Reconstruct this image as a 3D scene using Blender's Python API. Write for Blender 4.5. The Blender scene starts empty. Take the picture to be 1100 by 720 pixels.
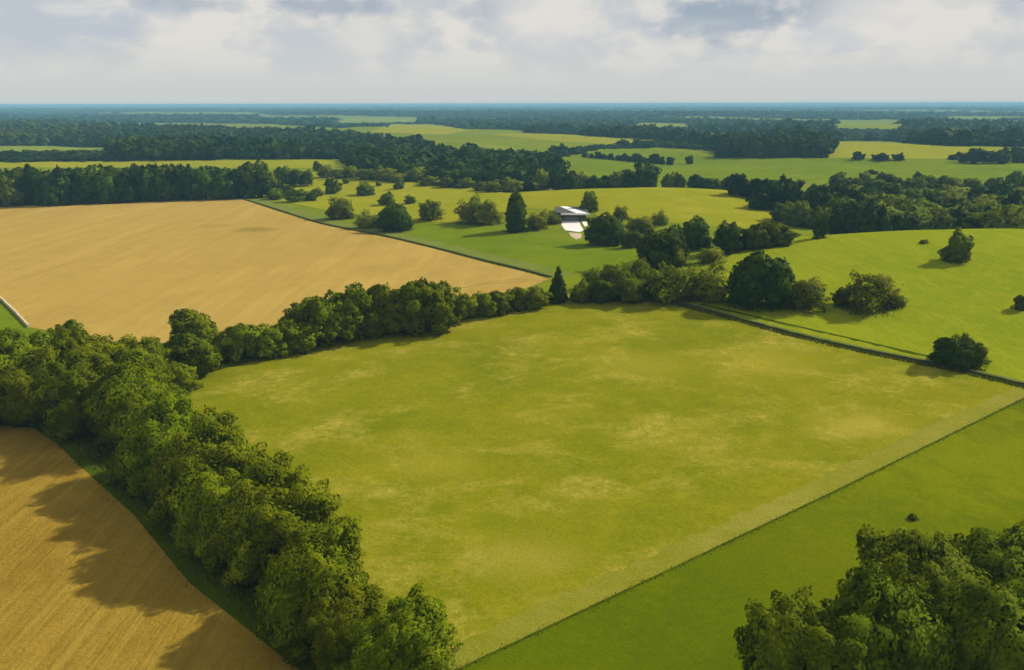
import bpy, math, random
import numpy as np
from mathutils import Vector, Matrix
from mathutils.geometry import delaunay_2d_cdt

R = math.radians
scene = bpy.context.scene
COL = scene.collection
rnd = random.Random(7)

# ------------------------------------------------------------------ camera
CAMH = 55.0
F = 863.0                       # focal length in pixels of an 1100 px wide picture
PITCH = math.atan(248.5 / F)
ROLL = R(-0.12)
SUN_AZ, SUN_EL = R(66), R(36)   # azimuth from +Y towards +X

fwd = Vector((0, math.cos(PITCH), -math.sin(PITCH)))
right0 = Vector((1, 0, 0))
up0 = right0.cross(fwd)
right = (right0 * math.cos(ROLL) + up0 * math.sin(ROLL))
up = (up0 * math.cos(ROLL) - right0 * math.sin(ROLL))
EYE = Vector((0, 0, CAMH))

cd = bpy.data.cameras.new('camera'); cam = bpy.data.objects.new('camera', cd); COL.objects.link(cam)
cd.sensor_width = 36; cd.lens = F / 1100 * 36; cd.clip_start = 1; cd.clip_end = 90000
m = Matrix((right, up, -fwd)).transposed().to_4x4(); m.translation = EYE
cam.matrix_world = m
scene.camera = cam

# ------------------------------------------------------------------ terrain
HILLS = [  # x, y, height, sx_left, sx_right, sy_near, sy_far
    (22, 196, 3.8, 62, 62, 52, 42),
    (165, 262, 14.5, 80, 120, 62, 32),
    (74, 440, 11.0, 88, 62, 66, 30),
    (-150, 250, 1.6, 120, 90, 80, 90),
    (250, 560, 3.0, 90, 140, 70, 60),
    (330, 850, 9, 120, 220, 110, 70),
    (-60, 620, 5.0, 130, 90, 70, 60),
    (-420, 800, 9.0, 260, 220, 90, 70),
    (60, 1210, 10.0, 150, 170, 120, 70),
    (-190, 1520, 15.0, 200, 160, 160, 80),
    (560, 1000, 8.0, 150, 200, 100, 70),
    (700, 1760, 15.0, 260, 260, 160, 100),
    (-45, 1010, 9.0, 110, 90, 80, 60),
    (310, 1160, 12.0, 60, 60, 80, 60),
]
def height(x, y):
    x = np.asarray(x, float); y = np.asarray(y, float)
    h = np.zeros(np.broadcast(x, y).shape)
    for (cx, cy, A, sl, sr, sn, sf) in HILLS:
        dx = x - cx; dy = y - cy
        h = h + A * np.exp(-0.5 * ((dx / np.where(dx < 0, sl, sr)) ** 2 + (dy / np.where(dy < 0, sn, sf)) ** 2))
    d = np.hypot(x, y)
    a1 = np.clip((d - 260) / 500, 0, 1)
    h = h + a1 * (1.25 * np.sin(x / 47 + 1.3) * np.sin(y / 39 + .4) + 0.5 * np.sin(x / 21 + y / 33))
    a2 = np.clip((d - 900) / 2500, 0, 1)
    h = h + a2 * (6 * np.sin(x / 330 + 2 + y / 900) * np.sin(y / 260 + .8) + 5 * np.sin(x / 810 + y / 640 + 1.1))
    a3 = np.clip((d - 5000) / 9000, 0, 1)
    h = h + a3 * (6 * np.sin(x / 2600 + 1) * np.sin(y / 1900))
    return h
def hz(x, y): return float(height(x, y))

def ray(px, py):
    return (fwd * F + right * (px - 550) + up * (360 - py)).normalized()

_T = 40 * 1.004 ** np.arange(0, 1600)
def at(px, py, lift=0.0, liftk=0.0, tmin=0.0):
    """world point on the terrain seen at a place of the photograph"""
    d = ray(px, py)
    T = _T[_T > max(tmin, 40)]
    def gap(t):
        return CAMH + d.z * t - height(d.x * t, d.y * t) - lift - liftk * t
    g = gap(T)
    i = np.argmax(g <= 0)
    if g[i] > 0: return None
    a, b = (T[i - 1], T[i]) if i > 0 else (T[0], T[0])
    for _ in range(18):
        mid = (a + b) / 2
        if gap(mid) <= 0: b = mid
        else: a = mid
    x, y = d.x * b, d.y * b
    return (float(x), float(y), hz(x, y), float(b))

def at_dist(px, Y):
    d = ray(px, 200)
    x = d.x / d.y * Y
    return (x, Y, hz(x, Y), math.hypot(x, Y, CAMH))

# ------------------------------------------------------------------ helpers
def tag(o, label=None, cat=None, group=None, kind=None):
    if label: o['label'] = label
    if cat: o['category'] = cat
    if group: o['group'] = group
    if kind: o['kind'] = kind
    return o

def quads_mesh(name, V, Q, mat, smooth=False):
    V = np.ascontiguousarray(V, np.float32); Q = np.ascontiguousarray(Q, np.int32)
    me = bpy.data.meshes.new(name)
    k = Q.shape[1]
    me.vertices.add(len(V)); me.vertices.foreach_set('co', V.ravel())
    me.loops.add(Q.size); me.loops.foreach_set('vertex_index', Q.ravel())
    me.polygons.add(len(Q))
    me.polygons.foreach_set('loop_start', np.arange(0, Q.size, k, dtype=np.int32))
    if smooth: me.polygons.foreach_set('use_smooth', np.ones(len(Q), bool))
    me.update(calc_edges=True)
    if mat: me.materials.append(mat)
    return me

def link(name, me, parent=None):
    o = bpy.data.objects.new(name, me); COL.objects.link(o)
    if parent: o.parent = parent
    return o

class MB:
    def __init__(s): s.v = []; s.f = []
    def box(s, x0, x1, y0, y1, z0, z1):
        b = len(s.v)
        s.v += [(x0,y0,z0),(x1,y0,z0),(x1,y1,z0),(x0,y1,z0),(x0,y0,z1),(x1,y0,z1),(x1,y1,z1),(x0,y1,z1)]
        s.f += [tuple(b+i for i in q) for q in ((0,3,2,1),(4,5,6,7),(0,1,5,4),(1,2,6,5),(2,3,7,6),(3,0,4,7))]
        return s
    def prism(s, pts, z0, z1):
        n = len(pts); b = len(s.v)
        s.v += [(x, y, z0) for x, y in pts] + [(x, y, z1) for x, y in pts]
        s.f += [tuple(b+n+i for i in range(n)), tuple(b+n-1-i for i in range(n))]
        s.f += [(b+i, b+(i+1)%n, b+n+(i+1)%n, b+n+i) for i in range(n)]
        return s
    def tube(s, pts, radii, n=7):
        b = len(s.v); k = len(pts)
        for i, p in enumerate(pts):
            p = Vector(p); t = (Vector(pts[min(i+1,k-1)]) - Vector(pts[max(i-1,0)])).normalized()
            a = t.orthogonal().normalized(); c = t.cross(a)
            for j in range(n):
                an = 2*math.pi*j/n
                s.v.append(tuple(p + (a*math.cos(an) + c*math.sin(an))*radii[i]))
        for i in range(k-1):
            for j in range(n):
                s.f.append((b+i*n+j, b+i*n+(j+1)%n, b+(i+1)*n+(j+1)%n, b+(i+1)*n+j))
        s.f.append(tuple(b+(k-1)*n+j for j in range(n)))
        return s
    def mesh(s, name, mat, smooth=False):
        me = bpy.data.meshes.new(name); me.from_pydata(s.v, [], s.f)
        if smooth:
            for p in me.polygons: p.use_smooth = True
        me.materials.append(mat); me.update()
        return me

# ------------------------------------------------------------------ materials
def new_mat(name):
    mt = bpy.data.materials.new(name); mt.use_nodes = True
    nt = mt.node_tree; nt.nodes.clear()
    return mt, nt
def N(nt, t, **kw):
    n = nt.nodes.new(t)
    for k, v in kw.items(): setattr(n, k, v)
    return n
def L(nt, a, b): nt.links.new(a, b)
def noise(nt, vec, scale, detail=4, rough=.55, dist=0):
    n = N(nt, 'ShaderNodeTexNoise'); n.inputs['Scale'].default_value = scale
    n.inputs['Detail'].default_value = detail; n.inputs['Roughness'].default_value = rough
    n.inputs['Distortion'].default_value = dist
    L(nt, vec, n.inputs['Vector']); return n.outputs['Fac']
def remap(nt, fac, a, b, c=0, d=1):
    n = N(nt, 'ShaderNodeMapRange'); n.inputs[1].default_value = a; n.inputs[2].default_value = b
    n.inputs[3].default_value = c; n.inputs[4].default_value = d
    L(nt, fac, n.inputs[0]); return n.outputs[0]
def mix(nt, fac, a, b, mode='MIX'):
    n = N(nt, 'ShaderNodeMix', data_type='RGBA', blend_type=mode)
    for s, v in ((0, fac), (6, a), (7, b)):
        if isinstance(v, (int, float)): n.inputs[s].default_value = v
        elif isinstance(v, tuple): n.inputs[s].default_value = (*v, 1)
        else: L(nt, v, n.inputs[s])
    return n.outputs[2]
def mul(nt, a, b, op='MULTIPLY'):
    n = N(nt, 'ShaderNodeMath', operation=op)
    for s, v in ((0, a), (1, b)):
        if isinstance(v, (int, float)): n.inputs[s].default_value = v
        else: L(nt, v, n.inputs[s])
    return n.outputs[0]
def mapping(nt, vec, rot=0, scale=(1,1,1), loc=(0,0,0)):
    n = N(nt, 'ShaderNodeMapping'); n.inputs['Rotation'].default_value = (0,0,rot)
    n.inputs['Scale'].default_value = scale; n.inputs['Location'].default_value = loc
    L(nt, vec, n.inputs['Vector']); return n.outputs[0]
def surface(nt, col, rough=.95, bump=None, bstr=.5, bdist=.1, spec=0.0):
    p = N(nt, 'ShaderNodeBsdfPrincipled'); o = N(nt, 'ShaderNodeOutputMaterial')
    if isinstance(col, tuple): p.inputs['Base Color'].default_value = (*col, 1)
    else: L(nt, col, p.inputs['Base Color'])
    p.inputs['Roughness'].default_value = rough
    p.inputs['Specular IOR Level'].default_value = spec
    if bump is not None:
        b = N(nt, 'ShaderNodeBump'); b.inputs['Strength'].default_value = bstr; b.inputs['Distance'].default_value = bdist
        L(nt, bump, b.inputs['Height']); L(nt, b.outputs[0], p.inputs['Normal'])
    L(nt, p.outputs[0], o.inputs[0]); return p

def field_mat(name, base, alt, third=None, big=.02, mid=.15, fine=1.2, stripes=None, spots=(), bstr=.6, amt3=(.56,.72)):
    """field surface: base and alt mixed by noise of three sizes, third in patches; stripes=(angle, spacing, strength, colour)"""
    mt, nt = new_mat(name)
    pos = N(nt, 'ShaderNodeTexCoord').outputs['Object']
    n1 = noise(nt, pos, big, 5, .6, .6); n2 = noise(nt, pos, mid, 5, .65, .3); n3 = noise(nt, pos, fine, 6, .7)
    f = mul(nt, mul(nt, n1, .36), mul(nt, mul(nt, n2, .32), mul(nt, n3, .32), 'ADD'), 'ADD')
    f = remap(nt, f, .40, .60)
    c = mix(nt, f, base, alt)
    if third:
        st = mapping(nt, pos, .5, (1, 1.35, 1), (31, 17, 0))
        f3 = mul(nt, remap(nt, noise(nt, st, .055, 9, .72, .25), *amt3), remap(nt, noise(nt, pos, .7, 6, .75), .34, .60), 'MULTIPLY')
        c = mix(nt, f3, c, third)
    for (sx, sy, r, colr, k) in spots:
        vd = N(nt, 'ShaderNodeVectorMath', operation='SUBTRACT'); L(nt, pos, vd.inputs[0]); vd.inputs[1].default_value = (sx, sy, 0)
        vm = mapping(nt, vd.outputs[0], R(20), (1/r, 1.5/r, 0))
        ln = N(nt, 'ShaderNodeVectorMath', operation='LENGTH'); L(nt, vm, ln.inputs[0])
        e = mul(nt, ln.outputs['Value'], mul(nt, remap(nt, n2, .3, .7, -.5, .5), remap(nt, n3, .3, .7, -.3, .3), 'ADD'), 'ADD')
        c = mix(nt, remap(nt, e, 1.0, .2, 0, k), c, colr)
    # tiny light and dark flecks
    fl = noise(nt, pos, 3.3, 3, .7)
    c = mix(nt, remap(nt, fl, .40, .70, 0, .8), c, mix(nt, .5, c, tuple(v*.35 for v in alt)), 'MIX')
    bump = n3
    if stripes:
        for (ang, sp, k, colr) in stripes:
            st1 = noise(nt, mapping(nt, pos, ang, (1/sp, .035/sp, 1)), 1.6, 3, .6, .1)
            st2 = noise(nt, mapping(nt, pos, ang, (2.7/sp, .05/sp, 1), (7, 3, 0)), 1.6, 2, .5)
            ww = mul(nt, mul(nt, st1, .65), mul(nt, st2, .35), 'ADD')
            c = mix(nt, remap(nt, ww, .50, .64, 0, k), c, colr)
            bump = mul(nt, bump, mul(nt, ww, .8), 'ADD')
    surface(nt, c, .95, bump, bstr, .25)
    return mt

def leaf_mat(name, c1, c2, c3, trans=.25, mass=False):
    mt, nt = new_mat(name)
    pos = N(nt, 'ShaderNodeTexCoord').outputs['Object']
    geo = N(nt, 'ShaderNodeNewGeometry'); oi = N(nt, 'ShaderNodeObjectInfo')
    f = noise(nt, pos, 2.4, 3, .6)
    if mass: f = mul(nt, mul(nt, noise(nt, pos, .018, 3, .6), .62), mul(nt, noise(nt, pos, .09, 2, .6), .38), 'ADD')
    c = mix(nt, remap(nt, f, .40 if mass else .35, .62 if mass else .66), c1, c2)
    c = mix(nt, remap(nt, geo.outputs['Random Per Island'], 0, 1, 0, .55), c, c3)
    hs = N(nt, 'ShaderNodeHueSaturation')
    L(nt, c, hs.inputs['Color'])
    L(nt, remap(nt, oi.outputs['Random'], 0, 1, .487, .510), hs.inputs['Hue'])
    rv = N(nt, 'ShaderNodeMath', operation='FRACT'); L(nt, mul(nt, oi.outputs['Random'], 7.31), rv.inputs[0])
    L(nt, remap(nt, rv.outputs[0], 0, 1, .74, 1.30), hs.inputs['Value'])
    p = N(nt, 'ShaderNodeBsdfPrincipled'); p.inputs['Roughness'].default_value = .7; p.inputs['Specular IOR Level'].default_value = .02
    L(nt, hs.outputs[0], p.inputs['Base Color'])
    t = N(nt, 'ShaderNodeBsdfTranslucent'); L(nt, mix(nt, 1.0, hs.outputs[0], (1.0, 1.0, .45), 'MULTIPLY'), t.inputs['Color'])
    ms = N(nt, 'ShaderNodeMixShader'); ms.inputs[0].default_value = trans
    L(nt, p.outputs[0], ms.inputs[1]); L(nt, t.outputs[0], ms.inputs[2])
    o = N(nt, 'ShaderNodeOutputMaterial'); L(nt, ms.outputs[0], o.inputs[0])
    return mt

LEAF_BRIGHT = leaf_mat('hedge_leaves', (.058,.090,.002), (.205,.238,.0035), (.125,.165,.003), .32)
LEAF_MID = leaf_mat('tree_leaves', (.036,.064,.0025), (.155,.192,.004), (.082,.120,.0035), .28)
LEAF_DARK = leaf_mat('dark_leaves', (.020,.046,.004), (.075,.112,.005), (.042,.076,.004), .22)
LEAF_OLIVE = leaf_mat('olive_leaves', (.090,.122,.006), (.215,.238,.010), (.14,.168,.008), .36)
LEAF_WOOD = leaf_mat('wood_leaves', (.010,.030,.003), (.050,.078,.004), (.025,.048,.004), .2)
MASS_WOOD = leaf_mat('wood_mass_leaves', (.007,.032,.005), (.056,.096,.007), (.019,.052,.006), .15, mass=True)
MASS_LIGHT = leaf_mat('light_wood_mass_leaves', (.045,.075,.008), (.11,.14,.010), (.08,.11,.009), .2, mass=True)

mt, nt = new_mat('bark'); BARK = mt
pos = N(nt, 'ShaderNodeTexCoord').outputs['Object']
f = noise(nt, mapping(nt, pos, 0, (6, 6, 1)), 1.5, 5)
surface(nt, mix(nt, f, (.05,.038,.025), (.13,.10,.07)), .9, f, .6)

def rot_of(a, b, extra=0):
    p, q = at(*a), at(*b); return math.pi/2 - math.atan2(q[1]-p[1], q[0]-p[0]) + R(extra)
SOIL_ROT = rot_of((0,548), (88,722)); CROP_ROT = rot_of((105,290), (163,363)); CROP_ROT2 = rot_of((345,242), (560,292))
# colours of the fields (real albedos; the dark verge green doubles as painted hedge shade)
M_GROUND = field_mat('pasture_ground', (.110,.155,.007), (.175,.200,.010), (.23,.215,.025), big=.012, mid=.06, fine=.5)
M_MEADOW = field_mat('meadow_grass', (.128,.150,.003), (.215,.205,.007), (.345,.285,.045), big=.035, mid=.20, fine=1.3,
                     spots=[(*at(930,458)[:2], 11, (.32,.265,.035), .8), (*at(820,388)[:2], 15, (.28,.245,.02), .6), (*at(700,392)[:2], 13, (.27,.24,.02), .55), (*at(480,352)[:2], 12, (.26,.23,.018), .5), (*at(560,600)[:2], 9, (.30,.255,.035), .55), (*at(470,500)[:2], 9, (.27,.24,.02), .5)], amt3=(.49,.66))
M_PALE = field_mat('pale_grass', (.180,.180,.014), (.235,.218,.032), (.16,.170,.006), big=.08, mid=.35, fine=1.5, amt3=(.45,.62))
M_LUSH = field_mat('lush_grass', (.068,.098,.0006), (.100,.130,.0008), (.145,.155,.002), big=.03, mid=.14, fine=.9, spots=[(*at(1070,490)[:2], 42, (.160,.176,.0012), .85), (*at(930,600)[:2], 24, (.135,.150,.0012), .5)], amt3=(.54,.76))
M_HILL = field_mat('hill_grass', (.150,.198,.004), (.215,.242,.007), (.235,.228,.012), big=.02, mid=.09, fine=.7,
                   stripes=[(R(35), 5, .5, (.235,.245,.012)), (R(-55), 14, .5, (.125,.175,.004))], amt3=(.52,.72))
M_YELLOW = field_mat('yellow_grass', (.190,.208,.006), (.252,.243,.010), (.32,.28,.03), big=.018, mid=.08, fine=.5, amt3=(.5,.7))
M_GREEN = field_mat('green_pasture', (.092,.145,.004), (.152,.192,.006), (.19,.21,.010), big=.018, mid=.08, fine=.5)
M_FARGREEN = field_mat('far_pasture', (.145,.190,.016), (.195,.225,.022), (.24,.23,.035), big=.008, mid=.03, fine=.3)
M_WHEAT = field_mat('ripe_crop', (.325,.217,.048), (.380,.260,.062), (.30,.194,.044), big=.014, mid=.08, fine=.8,
                    spots=[(*at(272,247)[:2], 15, (.16,.135,.02), .75), (*at(235,243)[:2], 13, (.26,.19,.035), .5)], stripes=[(CROP_ROT, 5, .26, (.27,.17,.038)), (CROP_ROT2, 16, .3, (.44,.31,.085)), (CROP_ROT, 26, .26, (.29,.185,.042))], bstr=.35)
M_SOIL = field_mat('ploughed_soil', (.225,.142,.017), (.315,.212,.030), (.185,.112,.012), big=.06, mid=.35, fine=2.0,
                   stripes=[(SOIL_ROT, 1.1, .26, (.16,.096,.010)), (SOIL_ROT + R(1.5), 2.6, .36, (.36,.25,.042)), (SOIL_ROT - R(2), 7, .45, (.19,.115,.013))], bstr=.9)
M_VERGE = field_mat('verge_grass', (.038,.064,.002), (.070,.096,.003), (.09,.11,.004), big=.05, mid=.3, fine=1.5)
M_TRAM = field_mat('wheel_track', (.24,.165,.035), (.20,.15,.03), (.16,.14,.02))
M_TRACK = field_mat('farm_track', (.120,.155,.018), (.165,.190,.036), (.105,.14,.010), big=.05, mid=.3, fine=1.5)
M_SAND = field_mat('sandy_ground', (.42,.34,.22), (.5,.42,.28), big=.02, mid=.1, fine=.6)
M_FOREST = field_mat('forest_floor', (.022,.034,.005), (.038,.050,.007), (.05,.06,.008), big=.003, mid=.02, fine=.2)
M_CONC = field_mat('white_concrete', (.72,.66,.60), (.80,.75,.70), big=.03, mid=.2, fine=1.0, bstr=.1)

# ------------------------------------------------------------------ fields: outlines read from the photograph, laid on the terrain
def outline(pts, step=9.0, close=True, tmin=0):
    out = []
    n = len(pts)
    for i in range(n if close else n - 1):
        a, b = pts[i], pts[(i + 1) % n]
        k = max(1, int(math.hypot(b[0]-a[0], b[1]-a[1]) / step))
        for j in range(k):
            u = j / k
            p = at(a[0] + (b[0]-a[0])*u, a[1] + (b[1]-a[1])*u, tmin=tmin)
            if p and p[3] < 9000: out.append((p[0], p[1]))
    if not close:
        p = at(*pts[-1], tmin=tmin); out.append((p[0], p[1]))
    return out
def smooth_line(pts, n=6):
    """Catmull-Rom through pixel points"""
    P = [pts[0]] + list(pts) + [pts[-1]]; out = []
    for i in range(1, len(P) - 2):
        p0, p1, p2, p3 = P[i-1], P[i], P[i+1], P[i+2]
        for j in range(n):
            t = j / n
            out.append(tuple(.5*((2*p1[k]) + (-p0[k]+p2[k])*t + (2*p0[k]-5*p1[k]+4*p2[k]-p3[k])*t*t + (-p0[k]+3*p1[k]-3*p2[k]+p3[k])*t**3) for k in (0, 1)))
    out.append(tuple(pts[-1])); return out
def strip(line, wl, wr, jit=0):
    """polygon of a ground line widened wl metres to its left and wr to its right"""
    Ls, Rs = [], []
    for i, p in enumerate(line):
        a = line[max(i-1,0)]; b = line[min(i+1,len(line)-1)]
        dx, dy = b[0]-a[0], b[1]-a[1]; l = math.hypot(dx, dy) or 1
        nx, ny = -dy/l, dx/l
        Ls.append((p[0]+nx*wl, p[1]+ny*wl)); w2 = wr + rnd.uniform(-jit, jit); Rs.append((p[0]-nx*w2, p[1]-ny*w2))
    return Ls + Rs[::-1]

def dense(line, d):
    out = []
    for a, b in zip(line, line[1:]):
        k = max(1, int(math.hypot(b[0]-a[0], b[1]-a[1])/d)); out += [(a[0]+(b[0]-a[0])*i/k, a[1]+(b[1]-a[1])*i/k) for i in range(k)]
    return out + [line[-1]]
WALL_R = outline(smooth_line([(688,322.5),(720,324.5),(760,334),(800,345),(860,361),(930,377),(1000,391),(1050,402),(1100,414),(1150,426)]), 6, False)
WALL_W = outline(smooth_line([(248,211),(268,216),(300,226),(345,240),(385,248),(420,255),(470,267),(520,280),(560,289.5),(592,298)]), 6, False)
DRILL = outline([(1190,388),(1095,431),(900,527),(700,622),(505,714),(380,778)], 12, False)
HEDGE_L = outline([(0,457),(35,460),(60,476),(87,502),(143,553),(204,627),(262,673),(321,720),(400,790)], 12, False)

FIELDS = []   # name, label, material, polygon, lift  (the earlier entry wins where two overlap)
def field(name, label, mat, poly): FIELDS.append((name, label, mat, poly))
field('driveway', 'white concrete forecourt sloping down in front of the flat roofed house', M_CONC,
      outline([(604,237.5),(622,237.5),(624,243),(627.5,248),(622,249.5),(607,247.5),(603,242)], 3))
field('driveway', 'pale lower landing below the white forecourt', M_SAND, outline([(611,250),(625,251),(624.5,256),(619,257.5),(613,254)], 3))
field('driveway', 'small white paved corner beside the dark round tree', M_CONC, outline([(625,238.5),(631,238.5),(631,243),(628,243.5)], 3))
field('farm_track', 'grey green grassy track along the right hand stone wall', M_TRACK, strip(WALL_R, 2.2, -.4))
field('verge', 'dark verge between the track and the hill pasture', M_VERGE, strip(dense(outline(smooth_line([(752,327),(800,338),(860,352),(930,368),(1000,384)]), 6, False), 1.5), .7, .6, .5))
field('farm_track', 'grey green grassy track along the edge of the tan field', M_TRACK, strip(WALL_W, 8.5, -.5))
field('verge', 'dark drill line between the meadow and the lush field', M_VERGE, strip(DRILL, .16, .22))
field('verge', 'pale dry grass strip along the lower edge of the meadow', M_PALE, strip(dense(DRILL, .9), -.22, 3.7, .5))
field('verge', 'grass strip under the left hedgerow, shade painted into its green', M_VERGE, strip(HEDGE_L, 9.5, 0))  # the dark green paints in the hedge's shade on the grass
field('ploughed_field', 'brown ploughed soil in the lower left corner', M_SOIL,
      outline([(-220,452),(0,457),(35,460),(60,476),(87,502),(143,553),(204,627),(262,673),(321,720),(390,790),(60,830),(-330,780)], 12))
field('meadow', 'large yellow green meadow in the middle', M_MEADOW,
      outline([(196,408),(330,374),(480,341),(560,327.5),(610,322.5),(650,320.5),(688,322.5),(720,324.5),(760,334),(860,361),(1000,391),(1100,414),(1130,416),(1095,431),(900,527),(700,622),(505,714),(450,750),(290,570),(165,450)], 12))
field('lush_field', 'bright green lush field in the lower right corner', M_LUSH,
      outline([(1190,388),(1095,431),(900,527),(700,622),(505,714),(380,790),(700,840),(1300,800),(1350,420)], 14))
field('lush_field', 'green corner field behind the pale wall on the left edge', M_GREEN, outline([(-120,290),(0,321),(32,352),(60,372),(0,400),(-200,390)], 10))
field('crop_field', 'wide tan field of ripe crop', M_WHEAT,
      outline(smooth_line([(-200,238),(0,222.5),(60,219),(110,217),(190,214.5),(248,211.5),(268,217),(300,227.5),(345,241),(385,249.5),(420,256.5),(470,268.5),(520,282),(560,291.5),(590,300)], 4) +
              [(560,312),(500,322),(330,352),(150,372),(32,352),(0,321),(-200,250)], 10))
field('hill_pasture', 'bright green rounded hill on the right', M_HILL,
      outline([(688,321),(720,323),(760,332),(860,359),(1000,389),(1100,412),(1350,470)], 9, False) + [at_dist(p, Y)[:2] for p, Y in [(1400,318),(1200,318),(1060,316),(960,312),(890,306),(845,300),(810,292)]] + outline([(775,282),(740,300),(700,312)], 9, False))
field('mid_pasture', 'yellow green domed field behind the house', M_YELLOW,
      [at_dist(p, Y)[:2] for p, Y in [(556,482),(610,486),(680,486),(740,482),(785,470)]] + outline([(800,216),(822,224),(860,239),(850,246),(800,246),(730,240),(640,232),(640,224),(590,226),(560,222)], 8, False))
field('mid_pasture', 'rough pasture dotted with bushes behind the tan field', M_YELLOW,
      outline([(330,184),(400,188),(450,196),(520,204),(560,210),(552,226),(500,240),(440,238),(350,226),(300,216),(320,200)], 8))
field('green_strip', 'smooth green field in front of the house', M_GREEN,
      outline([(440,240),(500,242),(560,250),(640,262),(700,268),(705,284),(650,292),(600,294),(560,286),(500,271),(440,257),(400,250)], 8))
field('green_strip', 'yellow green strip above the long wood on the left', M_YELLOW, outline([(-160,181),(60,180.5),(200,180),(300,181.5),(345,180),(372,174),(340,172),(200,172.5),(30,174),(-160,177)], 8))
field('green_strip', 'pale strip between two woods at the left edge', M_FARGREEN, outline([(-80,166),(118,166),(122,159),(60,157.5),(-80,158)], 8))
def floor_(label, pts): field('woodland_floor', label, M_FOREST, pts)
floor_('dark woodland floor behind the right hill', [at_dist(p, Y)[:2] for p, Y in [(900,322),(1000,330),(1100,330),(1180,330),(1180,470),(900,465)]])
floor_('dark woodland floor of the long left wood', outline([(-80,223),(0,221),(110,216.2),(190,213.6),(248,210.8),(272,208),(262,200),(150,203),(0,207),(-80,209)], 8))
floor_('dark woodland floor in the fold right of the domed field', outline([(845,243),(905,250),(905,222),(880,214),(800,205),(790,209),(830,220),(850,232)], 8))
for pts_ in ([(497,309.5),(520,306),(545,303.4),(592,301.5)], [(512,305.5),(540,301.2),(591,299.6)]):
    field('tractor_track', 'faint wheel track curving through the narrow end of the tan field', M_TRAM, strip(outline(pts_, 6, False), .35, .35))
FIELDS.sort(key=lambda f: f[0] == 'crop_field')
field('far_field', 'long green fields with a row of bushes beyond the dome', M_GREEN,
      outline([(596,183),(640,190),(720,197),(800,206),(860,196),(920,190),(1000,194),(1160,196),(1160,172),(1000,174),(900,170),(860,172),(760,168),(700,160),(650,161),(600,170)], 7))
field('far_field', 'pale yellow field near the right edge', M_YELLOW, outline([(884,170),(1160,172),(1160,160),(1020,158),(960,153.5),(900,153),(878,160)], 6))
field('far_field', 'pale field on the hill left of centre', M_YELLOW, outline([(395,142.5),(480,145),(504,140),(470,134),(420,133.5)], 5))
field('far_field', 'thin pale field below the horizon', M_FARGREEN, outline([(350,133),(450,132),(450,127),(370,127)], 5))
field('far_field', 'pale field on a ridge in the middle distance', M_YELLOW, outline([(525,145),(600,152),(690,157),(684,151),(620,145),(560,143)], 5))
field('far_field', 'slim field inside the big wood', M_FARGREEN, outline([(482,153),(540,161),(564,161),(520,154),(495,151.5)], 4))
field('far_field', 'far pale field right of centre', M_FARGREEN, outline([(872,139.5),(970,139.5),(975,133.5),(900,132.5)], 4))
field('far_field', 'small sloping field beside the far right wood', M_FARGREEN, outline([(738,146),(774,155.5),(772,150),(752,144.5)], 4))
field('far_field', 'distant pale clearing', M_FARGREEN, outline([(668,136),(740,138),(742,133),(690,132)], 4))
field('far_field', 'distant pale clearing near the right edge', M_FARGREEN, outline([(1000,128),(1110,129),(1110,125.5),(1020,125)], 4))
field('sandy_patch', 'bare sandy patch at the edge of the wood', M_SAND, outline([(598,184),(623,187),(626,183.5),(612,181)], 3))

# --- one triangulation for the ground; field sheets re-use its triangles, laid a few centimetres above it
rings = []
r = 14.0
while r < 45000:
    rings.append(r); r *= 1.042
pts = [(0.0, 0.0)]
for i, r in enumerate(rings):
    front = np.linspace(-R(46), R(46), 120)
    back = np.linspace(R(46), 2*math.pi - R(46), 34)[1:-1]
    for a in np.concatenate([front, back]):
        j = (rnd.random()-.5)*.25*.042*r
        pts.append(((r+j)*math.sin(a + (i % 2)*.006), (r+j)*math.cos(a + (i % 2)*.006)))
edges = []
for (_, _, _, poly) in FIELDS:
    b = len(pts); n = len(poly)
    pts += [tuple(p) for p in poly]
    edges += [(b+i, b+(i+1) % n) for i in range(n)]
V2, E2, F2, *_ = delaunay_2d_cdt([Vector(p) for p in pts], edges, [], 0, 1e-4)
V2 = np.array([(v.x, v.y) for v in V2]); TRI = np.array(F2, np.int32)
V3 = np.column_stack([V2, height(V2[:,0], V2[:,1])])
a, b, c = V2[TRI[:,0]], V2[TRI[:,1]], V2[TRI[:,2]]
area = (b[:,0]-a[:,0])*(c[:,1]-a[:,1]) - (b[:,1]-a[:,1])*(c[:,0]-a[:,0])
TRI[area < 0] = TRI[area < 0][:, ::-1]
CEN = (a + b + c) / 3
def inside(P, poly):
    x, y = P[:,0], P[:,1]; res = np.zeros(len(P), bool); n = len(poly)
    for i in range(n):
        x1, y1 = poly[i]; x2, y2 = poly[(i+1) % n]
        if y1 == y2: continue
        cond = ((y1 > y) != (y2 > y)) & (x < (x2-x1)*(y-y1)/(y2-y1) + x1)
        res ^= cond
    return res
ground = link('ground', quads_mesh('ground', V3, TRI, M_GROUND, True)); tag(ground, kind='structure')
free = np.ones(len(TRI), bool)
for (name, label, mat, poly) in FIELDS:
    sel = free & inside(CEN, poly)
    free &= ~sel
    T = TRI[sel]
    if not len(T): continue
    ids, inv = np.unique(T.ravel(), return_inverse=True)
    V = V3[ids].copy(); V[:,2] += .03 + .00015*np.hypot(V[:,0], V[:,1])
    o = link(name, quads_mesh(name, V, inv.reshape(T.shape), mat, True)); tag(o, label, kind='structure')

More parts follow.
